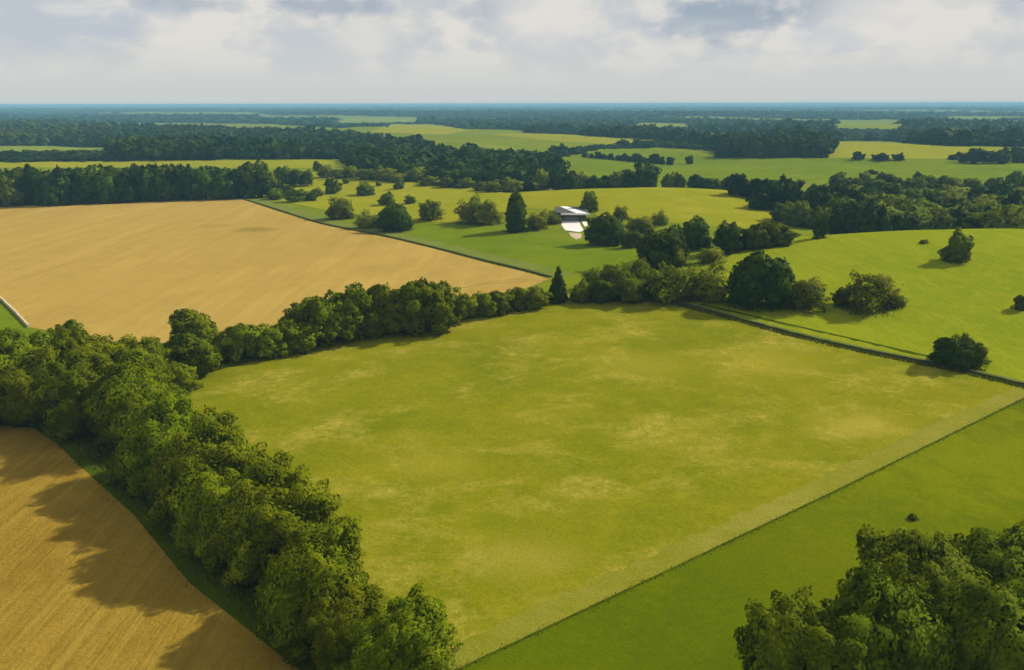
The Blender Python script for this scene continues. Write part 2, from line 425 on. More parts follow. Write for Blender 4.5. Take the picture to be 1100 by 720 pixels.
# ------------------------------------------------------------------ tree prototypes (crown radius about 1, trunk base at 0)
def cube_sphere(n=3):
    V, Q = [], []
    for ax in range(3):
        for s in (-1, 1):
            b = len(V)
            for i in range(n+1):
                for j in range(n+1):
                    p = [0,0,0]; p[ax] = s; p[(ax+1)%3] = (2*i/n-1)*s; p[(ax+2)%3] = 2*j/n-1
                    p = np.array(p, float); V.append(p/np.linalg.norm(p))
            for i in range(n):
                for j in range(n):
                    Q.append((b+i*(n+1)+j, b+(i+1)*(n+1)+j, b+(i+1)*(n+1)+j+1, b+i*(n+1)+j+1))
    return np.array(V), np.array(Q, np.int32)
CS3 = cube_sphere(3); CS2 = cube_sphere(2)

def crown(seed, H=1.8, lobes=9, subs=70, leaves=9000, leaf=.06, low=.10, core=.72, sparse=0.0, shape='round', cs=CS3, fuzz=.16):
    g = np.random.default_rng(seed)
    C, RR = [], []
    if shape == 'round':
        C.append((0, 0, H*.52)); RR.append(.64)
        for i in range(5 if lobes > 6 else 3):
            an = 6.283*i/(5 if lobes > 6 else 3) + g.uniform(-.4,.4); C.append((math.cos(an)*.58, math.sin(an)*.58, low + g.uniform(.30,.46))); RR.append(g.uniform(.30,.40))
        for i in range(lobes):
            an = 2*math.pi*(i/lobes) * 1.618 * 2 + g.uniform(-.5, .5)
            zz = low + .30 + (H - low - .30 - .34) * ((i + g.uniform(.1,.9)) / lobes)
            u = (zz - (low + (H-low)*.42)) / ((H-low)*.58)
            rad = .68*math.sqrt(max(0.02, 1 - (u*u if u > 0 else .3*u*u))) * g.uniform(.7, 1.05)
            C.append((math.cos(an)*rad, math.sin(an)*rad, zz)); RR.append(g.uniform(.27, .44))
    elif shape == 'cone':
        for i in range(lobes):
            u = (i + .5)/lobes
            rad = .80*(1-u)**.85 * (1 if i else .9)
            for k in range(max(1, int(5*(1-u)+1))):
                an = g.uniform(0, 6.28)
                C.append((math.cos(an)*rad*.55, math.sin(an)*rad*.55, low + u*(H-low)*.95)); RR.append(.16 + .34*(1-u))
    elif shape == 'column':
        for i in range(lobes):
            u = (i + .5)/lobes
            rad = .55*(math.sin(math.pi*min(1, .25+u*.72)))**.6
            for k in range(4):
                an = k*1.57 + g.uniform(-.5,.5)
                C.append((math.cos(an)*rad*.8, math.sin(an)*rad*.8, low + .15 + u*(H-low)*.86)); RR.append(.30 + .18*(1-u))
    C = np.array(C); RR = np.array(RR)
    # clumps sitting on the lobes
    w = RR**2/np.sum(RR**2)
    li = g.choice(len(RR), subs, p=w)
    d = g.normal(size=(subs,3)); d[:,2] = d[:,2]*.9 + .25; d /= np.linalg.norm(d, axis=1)[:,None]
    SC = C[li] + d*RR[li][:,None]*.80
    SR = g.uniform(.10 if subs > 100 else .13, .21 if subs > 100 else .26, subs) * (1.25 if subs < 40 else 1) * (.6 if shape != 'round' else 1)
    AC = np.vstack([SC, C]); AR = np.concatenate([SR, RR])
    w = np.concatenate([SR**2*1.6, RR**2*.7]); w /= w.sum()
    n = int(leaves*1.9)
    k = g.choice(len(AR), n, p=w)
    u = g.normal(size=(n,3)); u[:,2] += .15; u /= np.linalg.norm(u, axis=1)[:,None]
    rr = 1 - np.abs(g.normal(0, .10, n)) + (g.random(n) < .14)*g.uniform(.02, fuzz, n)
    off_ = u*(AR[k]*rr)[:,None]
    D_ = np.vstack([d, np.zeros((len(C),3))])[k]
    off_ = off_ + D_*(np.sum(off_*D_, axis=1).clip(0)*.9)[:,None]
    P = AC[k] + off_
    ok = (P[:,2] > low*.4)
    for c, r in zip(C, RR):
        dd = np.linalg.norm(P - c, axis=1); ok &= dd > r*.80
    if sparse:
        h = np.sin(P[:,0]*6+seed)*np.sin(P[:,1]*6.7+1)*np.sin(P[:,2]*5.3+2); ok &= (h < .55 - sparse) | (g.random(n) < .35)
    P = P[ok][:leaves]; u = u[ok][:leaves]; n = len(P)
    lobe_u = P - np.array([0, 0, H*.42]); lobe_u /= np.linalg.norm(lobe_u, axis=1)[:,None]
    nn = u*.75 + lobe_u*.45 + g.normal(0, .50, (n,3)); nn /= np.linalg.norm(nn, axis=1)[:,None]
    t = np.cross(nn, g.normal(size=(n,3))); t /= np.linalg.norm(t, axis=1)[:,None]
    b2 = np.cross(nn, t)
    s = leaf*g.uniform(.55, 1.45, n)[:,None]
    k1 = g.uniform(.45, .8, n)[:,None]; sk = g.uniform(-.35, .35, n)[:,None]
    Q4 = np.stack([P - t*s, P - b2*s*k1 + t*s*sk, P + t*s, P + b2*s*k1 - t*s*sk], 1).reshape(-1, 3)
    Vs = [Q4]; Qs = [np.arange(4*n).reshape(-1, 4)]; off = 4*n
    if core:
        for c, r in list(zip(C, RR)):
            v = cs[0]*r*core*(1 + g.uniform(-.12, .12, (len(cs[0]),1))) + c
            v[:,2] = np.maximum(v[:,2], .05)
            Vs.append(v); Qs.append(cs[1] + off); off += len(v)
    NV = u*.55 + lobe_u*.70 + nn*.22; NV /= np.linalg.norm(NV, axis=1)[:,None]
    NV = np.repeat(NV, 4, axis=0)
    V = np.vstack(Vs); Q = np.vstack(Qs)
    if core:
        cn = V[len(NV):] - np.array([0, 0, H*.45]); cn /= np.maximum(np.linalg.norm(cn, axis=1), 1e-6)[:,None]; NV = np.vstack([NV, cn])
    crown.normals = NV
    if shape == 'round':      # an uneven crown: bulges, a lean, a longer and a shorter side
        ph = g.uniform(0, 6.28, 6)
        wob = 1 + .10*np.sin(2*np.arctan2(V[:,1], V[:,0]) + ph[0]) + .09*np.sin(3*np.arctan2(V[:,1], V[:,0]) + V[:,2]*1.7 + ph[1])
        V[:,0] *= wob; V[:,1] *= wob
        V[:,0] += .10*math.sin(ph[2])*V[:,2]; V[:,1] += .10*math.cos(ph[2])*V[:,2]
        V[:,2] *= 1 + .12*np.sin(V[:,0]*2.2 + ph[3])*np.sin(V[:,1]*2.0 + ph[4])
    return V, Q

def trunk_mesh(name, seed, H, detail=True):
    g = random.Random(seed); mb = MB()
    ht = H*.62
    pts = [(0,0,-.12), (g.uniform(-.02,.02), g.uniform(-.02,.02), ht*.4), (g.uniform(-.05,.05), g.uniform(-.05,.05), ht)]
    mb.tube(pts, [.085, .06, .025], 8 if detail else 5)
    for i in range(5 if detail else 3):
        an = i*2.2 + g.uniform(-.4,.4); z0 = ht*(.3 + .1*i); l = g.uniform(.4,.6)
        mb.tube([(0,0,z0), (math.cos(an)*l*.5, math.sin(an)*l*.5, z0+.22), (math.cos(an)*l, math.sin(an)*l, z0+.5)], [.035,.025,.010], 5 if detail else 4)
    return mb.mesh(name, BARK, True)

PROTO = {}
def proto(kind, mat, variants, detail, **kw):
    out = []
    for i in range(variants):
        V, Q = crown(1000 + hash_(kind)*37 + i*11, **kw)
        me_ = quads_mesh('crown', V, Q, mat, True)
        me_.normals_split_custom_set_from_vertices(crown.normals.tolist())      # foliage shades by clump, not leaf by leaf
        out.append((me_, trunk_mesh('trunk', i + 5, kw.get('H', 1.8), detail)))
    PROTO[kind] = out
def hash_(s): return sum(ord(c)*(i+1) for i, c in enumerate(s)) % 997

HD = dict(lobes=14, subs=230, fuzz=.22, leaves=46000, leaf=.030, H=1.75, low=.06)
MD = dict(lobes=9, subs=90, fuzz=.22, leaves=9000, leaf=.064, H=1.75, low=.06)
LD = dict(lobes=7, subs=40, leaves=1500, leaf=.13, H=1.8, low=.10, cs=CS2)
SD = dict(lobes=5, subs=20, leaves=420, leaf=.22, H=1.8, low=.10, cs=CS2)
proto('hedge_big', LEAF_BRIGHT, 6, True, **HD)
proto('tree_big', LEAF_MID, 4, True, **HD)
proto('hedge_mid', LEAF_BRIGHT, 6, True, **MD)
proto('tree_mid', LEAF_MID, 5, True, **MD)
proto('dark_mid', LEAF_DARK, 3, True, **dict(MD, lobes=12))
proto('olive_mid', LEAF_OLIVE, 4, True, **dict(MD, leaves=4200, sparse=.25, core=.5, fuzz=.25))
proto('tree_small', LEAF_MID, 5, False, **LD)
proto('wood_small', LEAF_WOOD, 6, False, **LD)
proto('dark_small', LEAF_DARK, 3, False, **LD)
proto('olive_small', LEAF_OLIVE, 4, False, **dict(LD, leaves=1000, sparse=.2, core=.5, fuzz=.25))
proto('conifer', LEAF_DARK, 2, True, lobes=10, subs=120, leaves=3600, leaf=.085, H=2.6, low=.12, shape='cone', core=.7)
proto('column', LEAF_DARK, 1, True, lobes=8, subs=120, leaves=4200, leaf=.085, H=3.2, low=.10, shape='column', core=.75)
PLANTED = []
HREF = {'conifer': 2.6, 'column': 3.2}

def plant(kind, name, x, y, r, h, label, cat, group=None, rz=None, sink=0.0):
    me_c, me_t = rnd.choice(PROTO[kind])
    e = bpy.data.objects.new(name, None); COL.objects.link(e); e.empty_display_size = 1
    e.location = (x, y, hz(x, y) - sink); e.rotation_euler = (0, 0, rnd.uniform(0, 6.28) if rz is None else rz)
    e.scale = (r*rnd.uniform(.94,1.06), r*rnd.uniform(.94,1.06), h/HREF.get(kind, 1.8))
    tag(e, label, cat, group)
    if 95 < y < 430: PLANTED.append((x, y, r))
    link('crown', me_c, e); link('trunk', me_t, e)
    return e

def P_crown(kind, name, cx, cy, rpx, label, cat, group=None, asp=1.75, tmin=0):
    """crown whose middle is seen at (cx, cy) with radius rpx pixels"""
    k = asp*rpx/F*.56
    x, y, z, t = at(cx, cy, liftk=k, tmin=tmin)
    r = rpx*t/F
    return plant(kind, name, x, y, r, r*asp*1.02, label, cat, group)
def P_base(kind, name, px, by, rpx, hpx, label, cat, group=None, Y=None):
    x, y, z, t = at(px, by) if Y is None else at_dist(px, Y)
    return plant(kind, name, x, y, rpx*t/F, hpx*t/F*1.02, label, cat, group)

ORD = ['first','second','third','fourth','fifth','sixth','seventh','eighth','ninth','tenth','eleventh','twelfth','thirteenth','fourteenth','fifteenth','sixteenth','seventeenth','eighteenth','nineteenth','twentieth']

# --- thick hedgerow on the left, from the near end to the junction
G = 'big bushy trees of the left hedgerow'
for i, (cx, cy, r) in enumerate([(420,694,47),(356,668,42),(335,616,54),(300,556,56),(250,548,48),(226,505,50),(168,476,44),(150,430,42),(92,425,36),(100,392,36),(24,416,34),(30,388,32),(-28,412,36),(70,372,22),(148,392,30)]):
    P_crown('hedge_big', 'hedgerow_tree', cx, cy, r, None, 'tree', G)['label'] = [
        'broad bushy hedgerow tree at the near end, spilling over the meadow corner',
        'low hedgerow tree tucked behind the near end tree beside the ploughed field',
        'large dense hedgerow tree second from the near end on the meadow side',
        'tall wide hedgerow tree halfway up the hedge bulging into the meadow',
        'hedgerow tree on the soil side halfway up the left hedge',
        'hedgerow tree with rounded lit top above the middle of the hedge',
        'wide hedgerow tree leaning out over the far corner of the ploughed soil',
        'hedgerow tree at the bend of the hedge below the meadow corner',
        'deep shaded hedgerow tree above the top of the ploughed field',
        'hedgerow tree with a flat lit crown behind the bend, near the tan field',
        'dark hedgerow tree at the left edge just above the soil',
        'hedgerow tree at the left edge below the small green corner field',
        'hedgerow tree cut by the left edge of the picture',
        'small hedgerow tree topmost on the left, against the tan field',
        'hedgerow tree between the flat crowned tree and the meadow corner'][i]
# low shrubs along the foot of the hedge, on the soil side
for i, (cx, cy, r) in enumerate([(372,716,22),(318,655,22),(268,606,20),(212,560,20),(140,498,18)]):
    P_crown('hedge_mid', 'hedge_shrub', cx, cy, r, '%s low shrub from the near end, at the soil side foot of the left hedgerow' % ORD[i], 'shrub', 'low shrubs along the foot of the left hedgerow', 1.3)
# --- hedge between tan field and meadow
G = 'trees of the hedge between tan field and meadow'
for cx, cy, r, a, lab in [
    (208,350,25,1.5,'round topped tree standing tallest at the left end of the middle hedge'),
    (209,378,25,1.7,'bright bushy tree in front of the round topped tree at the meadow corner'),
    (181,386,17,1.6,'small bright bush left of the meadow corner'),
    (190,402,18,1.5,'low bush filling the hedge junction at the meadow corner'),
    (160,374,13,1.4,'low bush at the near left corner of the tan field'),
    (238,372,16,1.5,'low dark bush just right of the bright corner tree'),
    (262,363,22,1.7,'dark rounded tree with a spiky top, second clump of the middle hedge'),
    (292,366,20,1.4,'low dark bush after the spiky topped tree in the middle hedge'),
    (318,358,22,1.5,'bush with a yellowish crown in the low gap of the middle hedge'),
    (330,338,22,1.7,'tree where the middle hedge steps up to its tall part'),
    (352,339,28,1.75,'second tree of the tall part of the middle hedge'),
    (380,333,29,1.75,'third tree of the tall part of the middle hedge'),
    (410,328,30,1.75,'fourth tree of the tall part of the middle hedge'),
    (438,325,30,1.75,'fifth tree of the tall part of the middle hedge'),
    (464,324,29,1.75,'bright yellow green tree ending the tall part of the middle hedge'),
    (500,328,15,1.7,'first bush of the low clipped run right of the tall hedge'),
    (519,326,15,1.5,'second bush of the low clipped run right of the tall hedge'),
    (538,323,15,1.5,'third bush of the low clipped run right of the tall hedge'),
    (556,321,14,1.5,'fourth bush of the low clipped run right of the tall hedge'),
    (574,320,14,1.5,'fifth bush of the low clipped run, left of the small conifer')]:
    P_crown('hedge_mid', 'hedgerow_tree' if r > 18 else 'hedge_shrub', cx, cy, r, lab, 'tree' if r > 18 else 'shrub', G, a)
P_base('conifer', 'conifer_tree', 599, 325, 13, 40, 'small pointed dark conifer in the middle hedge at the meadow top', 'tree')
G = 'bushes behind the crest of the meadow'
for k, cx, cy, r, a, lab in [
    ('tree_mid',625,313,14,1.3,'low dark bush right beside the small conifer'),
    ('tree_mid',650,311,17,1.3,'low dark bush behind the highest point of the meadow'),
    ('tree_mid',678,308,19,1.4,'dark bush behind the meadow where the stone wall starts'),
    ('olive_mid',660,294,17,1.5,'pale olive bush behind the meadow crest, left one'),
    ('olive_mid',640,298,14,1.5,'small pale olive bush at the edge of the smooth green field'),
    ('olive_mid',722,300,26,1.6,'large soft olive bush behind the start of the stone wall'),
    ('olive_mid',758,301,22,1.6,'soft olive bush left of the big dark round tree'),
    ('tree_mid',700,302,20,1.5,'dark bush between the two largest olive bushes'),
    ('olive_mid',688,289,14,1.5,'small olive bush above the dark bushes behind the meadow')]:
    P_crown(k, 'bush', cx, cy, r, lab, 'bush', G, a)
# --- trees and bushes on the right hill
for k, name, cx, cy, r, a, lab in [
    ('dark_mid','round_tree',815,298,31,1.7,'big dark round tree at the foot of the right hill'),
    ('olive_mid','bush',869,313,20,1.6,'thin olive bush right of the big dark round tree'),
    ('olive_mid','bush',932,309,26,1.5,'wide uneven bush in the middle of the right hill'),
    ('olive_mid','bush',958,318,13,1.3,'low bush hugging the right side of the wide uneven bush'),
    ('tree_mid','bush',912,318,13,1.4,'low bush hugging the left side of the wide uneven bush'),
    ('dark_mid','bush',1021,376,18,1.5,'dark bush beside the stone wall, left part of the pair'),
    ('tree_mid','bush',1039,378,17,1.4,'dark bush beside the stone wall, right part of the pair'),
    ('tree_mid','small_tree',1028,265,11.5,2.1,'lone small tree near the top of the right hill'),
    ('tree_mid','bush',1098,324,7,1.8,'small bush at the right edge on the hill slope'),
    ('olive_mid','bush',841,322,8,1.3,'tiny bush between the round tree and the olive bush'),
    ('olive_small','bush',993,259,4,1.0,'tiny pale bush on the crest of the right hill')]:
    P_crown(k, name, cx, cy, r, lab, 'tree' if 'tree' in name else 'bush', None, a)
P_crown('tree_mid', 'bush', 981, 555, 4.0, 'single tiny dark bush alone on the lush green field', 'bush', None, 1.4)
# --- big trees in the lower right corner
G = 'big trees in the lower right corner'
for cx, cy, r, lab in [
    (870,708,60,'dark leafy tree leftmost of the lower right clump'),
    (938,690,66,'broad dark tree in the middle front of the lower right clump'),
    (990,646,60,'tall dark tree at the back of the lower right clump'),
    (1085,628,54,'dark tree at the right edge of the picture, behind the clump'),
    (1060,704,66,'big dark tree in the very corner, lower right'),
    (1132,600,44,'tree cut by the right edge above the corner clump')]:
    P_crown('tree_big', 'broadleaf_tree', cx, cy, r, lab, 'tree', G)

# --- trees round the house
for k, name, cx, cy, r, a, lab in [
    ('dark_mid','round_tree',650,245,20,1.6,'dark round tree hiding the right end of the house'),
    ('dark_mid','broadleaf_tree',711,264,25,1.5,'widest dark tree of the clump right of the house'),
    ('tree_mid','bush',726,276,13,1.3,'bright bush in front of the widest dark tree'),
    ('dark_mid','broadleaf_tree',748,250,17,1.8,'dark tree between the widest dark tree and the two right ones'),
    ('dark_mid','broadleaf_tree',782,253,16,1.9,'upright dark tree at the left foot of the right hill'),
    ('tree_mid','broadleaf_tree',812,253,16,1.5,'bushy tree right of the upright dark tree'),
    ('tree_mid','broadleaf_tree',836,250,15,1.5,'bushy tree at the right end of the row by the hill crest'),
    ('olive_mid','bush',766,273,13,1.2,'pale low bush between the dark trees and the right hill'),
    ('tree_small','small_tree',634,216,10,1.9,'dark tree standing behind the roof of the house'),
    ('tree_mid','bush',680,256,12,1.5,'bush right of the dark round tree by the house'),
    ('olive_mid','bush',690,240,14,1.2,'faint olive bush on the slope right of the house'),
    ('olive_mid','bush',667,228,8,1.6,'thin olive sapling on the domed field behind the round tree'),
    ('olive_mid','bush',708,234,8,1.6,'thin olive sapling on the domed field above the dark clump'),
    ('olive_mid','bush',576,236,13,1.3,'olive bush between the column conifer and the house'),
    ('olive_mid','bush',592,234,9,1.3,'small olive bush at the left corner of the house'),
    ('olive_mid','broadleaf_tree',505,225,15,1.7,'left tree of the olive pair near the column conifer'),
    ('olive_mid','broadleaf_tree',524,226,15,1.7,'right tree of the olive pair near the column conifer'),
    ('olive_mid','small_tree',463,224,13,1.6,'lone olive tree between the dark bush and the olive pair'),
    ('dark_mid','bush',425,232,18,1.5,'darkest round bush beside the track of the tan field'),
    ('olive_mid','bush',395,236,12,1.3,'olive bush left of the darkest round bush'),
    ('olive_mid','bush',364,223,13,1.6,'olive bush nearest the bend of the tan field track'),
    ('tree_small','bush',414,213,9,1.4,'small bush in the rough pasture above the dark bush'),
    ('tree_small','bush',393,203,11,1.1,'dark low tree in the middle of the rough pasture'),
    ('tree_small','small_tree',357,199,8,2.0,'slim dark tree in the rough pasture'),
    ('tree_small','bush',372,194,4,1.4,'tiny bush right of the slim dark tree'),
    ('tree_small','bush',407,197,3.5,1.4,'tiny bush near the top of the rough pasture'),
    ('tree_small','small_tree',428,197,6,1.8,'small tree near the top of the rough pasture, below the big wood'),
    ('olive_small','bush',340,206,7,1.2,'small olive bush left of the slim dark tree'),
    ('olive_small','bush',440,214,7,1.2,'small pale bush above the lone olive tree')]:
    P_crown(k, name, cx, cy, r, lab, 'tree' if 'tree' in name else 'bush', None, a)
P_base('column', 'conifer_tree', 554, 249, 14, 42, 'tall dark column shaped conifer left of the house', 'tree')

# --- long wood along the far edge of the tan field
G = 'trees of the long wood behind the tan field'
for row in range(3):
    px = -40 + row*5
    while px < 283 - row*4:
        by = 221.5 - (px/280)*9.5 - row*5.0 + rnd.uniform(-.8, .8)
        h = rnd.uniform(25, 31) - row*2.5 - max(0, px-150)*.015
        P_base(rnd.choice(['wood_small','wood_small','dark_small','tree_small']), 'broadleaf_tree', px, by, rnd.uniform(11, 16), h, 'dark green tree in the long dense wood along the far edge of the tan field', 'tree', G)
        px += rnd.uniform(12, 17)
for px, by, r, h in [(282,203,9,15),(292,202,8,16),(304,200,10,18),(318,200,9,17),(330,200,7,15),(342,184,5,10),(296,214,10,10),(318,217,11,13),(334,216,7,10),(308,210,8,9)]:
    P_base('tree_small', 'bush', px, by, r, h, 'bush of the loose cluster at the right end of the long wood', 'bush', 'bushes at the end of the long wood')
# --- wood between the domed field and the right hill
def row_of(kind, name, label, cat, group, pts, n, r, h, jit=1.0, clear=None):
    P = smooth_line(pts, 12)
    for i in range(n):
        u = (i + rnd.uniform(.25,.75))/n*(len(P)-1); k = min(int(u), len(P)-2); q = u-k
        px = P[k][0]*(1-q) + P[k+1][0]*q; by = P[k][1]*(1-q) + P[k+1][1]*q + rnd.uniform(-jit, jit)
        if clear and clear(px, by): continue
        P_base(kind, name, px, by, r*rnd.uniform(.75,1.3), h*rnd.uniform(.75,1.25), label, cat, group)
G = 'trees of the wood behind the right hill'
LB = 'dark tree of the broad wood behind the bright hill on the right'
for j in range(6):    # hidden feet: set back by distance
    Y = 318 + j*26
    px = 905 + j*2
    while px < 1135:
        x, y, z, t = at_dist(px, Y)
        P_base(rnd.choice(['wood_small','wood_small','tree_small','tree_small','olive_small']), 'broadleaf_tree', px, 0, rnd.uniform(13,20)*(1-.05*j), rnd.uniform(20,29)*(1-.07*j), LB, 'tree', G, Y=Y + rnd.uniform(-8,8))
        px += rnd.uniform(18,26)
row_of('wood_small', 'broadleaf_tree', 'tree of the wooded fold between the domed field and the right hill', 'tree', 'trees of the wooded fold right of the domed field', [(790,208),(830,214),(880,220),(905,214)], 12, 10, 18, 3)
row_of('wood_small', 'broadleaf_tree', 'tree of the wooded fold between the domed field and the right hill', 'tree', 'trees of the wooded fold right of the domed field', [(815,222),(850,228),(890,234),(910,232)], 9, 12, 20, 3)
row_of('tree_small', 'broadleaf_tree', 'tree of the wooded fold between the domed field and the right hill', 'tree', 'trees of the wooded fold right of the domed field', [(838,238),(860,244),(890,246),(905,244)], 7, 11, 19, 2)
row_of('tree_small', 'broadleaf_tree', 'tree on the far edge of the wooded fold, against the pale fields', 'tree', 'trees on the far edge of the wooded fold', [(895,203),(950,205),(1010,206),(1110,206)], 16, 10, 13, 3)
P_base('dark_mid', 'conifer_tree', 880, 256, 7, 22, 'narrow dark tree standing at the left crest of the right hill', 'tree')
# --- trees behind the domed field crest
for k, px, Y, r, h, lab in [('wood_small',690,505,15,30,'tallest dark tree behind the crest of the domed field'),('wood_small',674,505,9,22,'left shoulder tree of the tallest dark tree behind the crest'),
    ('tree_small',718,500,7,18,'first small tree right of the tallest tree behind the crest'),('tree_small',730,500,6,18,'second small tree right of the tallest tree behind the crest')]:
    P_base(k, 'broadleaf_tree', px, 0, r, h, lab, 'tree', None, Y=Y)
for i, px in enumerate([566,582,598,612,626,640,654,664,746,758,772,784]):
    P_base('olive_small' if i % 3 == 1 else 'wood_small', 'broadleaf_tree', px, 0, rnd.uniform(8,12), rnd.uniform(15,22)*(.8 if px > 740 else 1), 'tree peeping over the crest of the domed field', 'tree', 'trees behind the crest of the domed field', Y=505 + rnd.uniform(-8,14))
row_of('olive_small', 'bush', 'olive scrub bush along the front of the big wood left of centre', 'bush', 'scrub along the front of the big wood', [(345,190),(390,192),(440,195),(500,203),(550,206),(585,205)], 16, 11, 11, 1.5)
# --- row of bushes and single trees on the far fields
for i, px in enumerate(range(628, 726, 7)):
    by = 168.5 + (px-628)*.09
    r = [3.5,3,4.5,3.5,4,3.2,5,3.4,5.5,3.4,3.6,6.5,3,5][i]
    P_base('wood_small', 'bush', px, by + 1, r, r*1.6, 'bush of the straight dark hedge row on the far green field', 'bush', 'bushes of the far hedge row')
for px, by, r, h, lab in [(741,176.5,4.2,8,'lone round bush right of the far hedge row'),(922,172,5,8,'left bush of the row on the pale far field'),(946,172.5,7,7,'middle bush of the row on the pale far field'),(965,172.5,5,6,'right bush of the row on the pale far field'),
    (1045,175.5,11,13,'larger of two dark trees on the far field at the right'),(1072,176,9.5,12,'smaller of two dark trees on the far field at the right'),(1097,175,8,10,'dark tree on the far field at the very right edge'),(1024,172,5,5,'low bush left of the two dark trees on the far field'),
    (937,188,4,5,'tiny bush on the far green field above the right wood'),(1092,165,6,6,'far dark bush at the right edge'),(985,190,4,4,'tiny bush on the far field near the right wood'),(785,199,9,6,'low bush left on the far green field')]:
    P_base('wood_small', 'bush', px, by, r, h, lab, 'bush')

# ------------------------------------------------------------------ far woods (masses)
def low_crown(seed, n, leaf, lobes=3, cs=CS2):
    return crown(seed, H=1.8, lobes=lobes, subs=12, leaves=n, leaf=leaf, low=.05, core=.85, cs=cs, fuzz=.1)
W1 = [low_crown(300+i, 190, .26) for i in range(5)]
W2 = [low_crown(400+i, 60, .40, 2) for i in range(5)]
W3 = [low_crown(500+i, 18, .5, 1) for i in range(5)]
def wood(name, label, spots, lib, mat, squash=(.9, 1.2)):
    g = np.random.default_rng(len(spots)*7+3)
    Vs, Qs, off = [], [], 0
    for (x, y, r, h) in spots:
        V, Q = lib[g.integers(len(lib))]
        a = g.uniform(0, 6.28); ca, sa = math.cos(a), math.sin(a)
        z = hz(x, y)
        Vn = np.column_stack([x + r*(V[:,0]*ca - V[:,1]*sa), y + r*(V[:,0]*sa + V[:,1]*ca), z + V[:,2]*h/1.8 - .1*h])
        Vs.append(Vn); Qs.append(Q + off); off += len(V)
    if not Vs: return
    o = link(name, quads_mesh(name, np.vstack(Vs), np.vstack(Qs), mat)); tag(o, label, kind='stuff')
    return o
FIELD_HOLES = [f[3] for f in FIELDS]
OPEN = [f[3] for f in FIELDS if f[0] in ('far_field', 'sandy_patch') or 'strip' in f[0]]
def low_before(P, h):
    """scrub instead of trees along the near side of an open field"""
    k = CAMH/(CAMH - h - height(P[:,0], P[:,1])*.5); res = np.zeros(len(P), bool)
    for u in (.5, 1.0):
        for poly in OPEN: res |= inside(P*(1 + (k[:,None]-1)*u), poly)
    return res
def scatter(poly_px, spacing, r, h, seed, holes=(), grow=0):
    """spots on a jittered grid inside an outline read from the photograph"""
    g = np.random.default_rng(seed)
    poly = outline(poly_px, 10)
    A = np.array(poly); lo = A.min(0); hi = A.max(0)
    xs = np.arange(lo[0], hi[0], spacing); ys = np.arange(lo[1], hi[1], spacing)
    X, Y = np.meshgrid(xs, ys); P = np.column_stack([X.ravel(), Y.ravel()]) + g.uniform(-.5,.5,(X.size,2))*spacing*.9
    P = P[inside(P, poly)]
    for hole in holes: P = P[~inside(P, hole)]
    LO = low_before(P, h)
    return [(x, y, r*k, h*(.45+.55*k)*g.uniform(.8,1.2) * (.35 if lo_ else 1)) for (x, y), k, lo_ in zip(P, g.uniform(.6,1.55,len(P)), LO)]

wood('wood', 'big dark blue green wood left of centre',
     scatter([(60,171),(230,171),(330,170.5),(372,172),(380,185),(440,191),(500,200),(560,204),(596,196),(600,184),(566,177),(490,173),(445,160),(400,152),(340,147),(230,143),(130,143),(70,152)], 9.5, 7.6, 11.5, 1, FIELD_HOLES), W1, MASS_WOOD)
wood('wood', 'strip of wood between the pale strips at the left edge', scatter([(-80,174.5),(60,174),(232,173),(236,168),(120,166.5),(-80,167)], 8, 6, 11, 2, FIELD_HOLES), W1, MASS_WOOD)
wood('wood', 'lighter olive wood far left', scatter([(-100,157),(60,156.5),(112,158),(125,139),(40,136),(-100,138)], 10, 7, 12, 3, FIELD_HOLES), W2, MASS_LIGHT)
wood('wood', 'dark wood standing on the far green fields right of centre', scatter([(776,170.3),(886,169.8),(890,160),(840,152),(790,152),(742,154),(740,160),(772,163)], 8.5, 6.5, 12.5, 4), W1, MASS_WOOD)
wood('wood', 'long wood behind the pale yellow field on the right', scatter([(850,156),(905,151.5),(960,152),(1010,156.5),(1170,159),(1170,147),(1000,141),(860,141)], 11, 8, 12, 5, FIELD_HOLES), W2, MASS_WOOD)
wood('wood', 'narrow wood behind the far ridge field', scatter([(560,143),(700,150),(740,156),(735,150),(660,141),(600,139)], 10, 7, 11, 6, FIELD_HOLES), W2, MASS_WOOD)
wood('wood', 'wood behind the long green fields in the middle', scatter([(598,170),(645,160.6),(700,158.9),(745,160),(700,156.5),(640,157.3),(596,163)], 9, 5.5, 7, 7), W1, MASS_WOOD)
# wide far forest with clearings, growing coarser with distance
g = np.random.default_rng(9)
spots2, spots3 = [], []
def cover(x, y): return (math.sin(x/390+1.7)*math.sin(y/310+.3) + .6*math.sin(x/170+y/240) + .5*math.sin(x/1300-y/700+2))
y = 1500.0
while y < 3200:
    sp = 13 + (y-1500)*.012
    for x in np.arange(-.75*y-100, .75*y+100, sp):
        xx, yy = x + g.uniform(-.5,.5)*sp, y + g.uniform(-.5,.5)*sp
        if cover(xx, yy) > -.45: spots2.append((xx, yy, sp*g.uniform(.55,.85), g.uniform(9,14)))
    y += sp
while y < 26000:
    sp = 30 + (y-3200)*.022
    for x in np.arange(-.75*y-200, .75*y+200, sp):
        xx, yy = x + g.uniform(-.5,.5)*sp, y + g.uniform(-.5,.5)*sp
        if cover(xx/2.2, yy/2.2) > -.95: spots3.append((xx, yy, sp*g.uniform(.55,.9), g.uniform(9,16)))
    y += sp
P2 = np.array([s[:2] for s in spots2]); lo2 = low_before(P2, 12); spots2 = [(a_, b_, r_*(.8 if l_ else 1), h_*(.3 if l_ else 1)) for (a_, b_, r_, h_), l_ in zip(spots2, lo2)]; keep = np.ones(len(P2), bool)
for hole in FIELD_HOLES: keep &= ~inside(P2, hole)
wood('forest', 'wide forest reaching back towards the horizon', [s for s, k in zip(spots2, keep) if k], W3, MASS_WOOD)
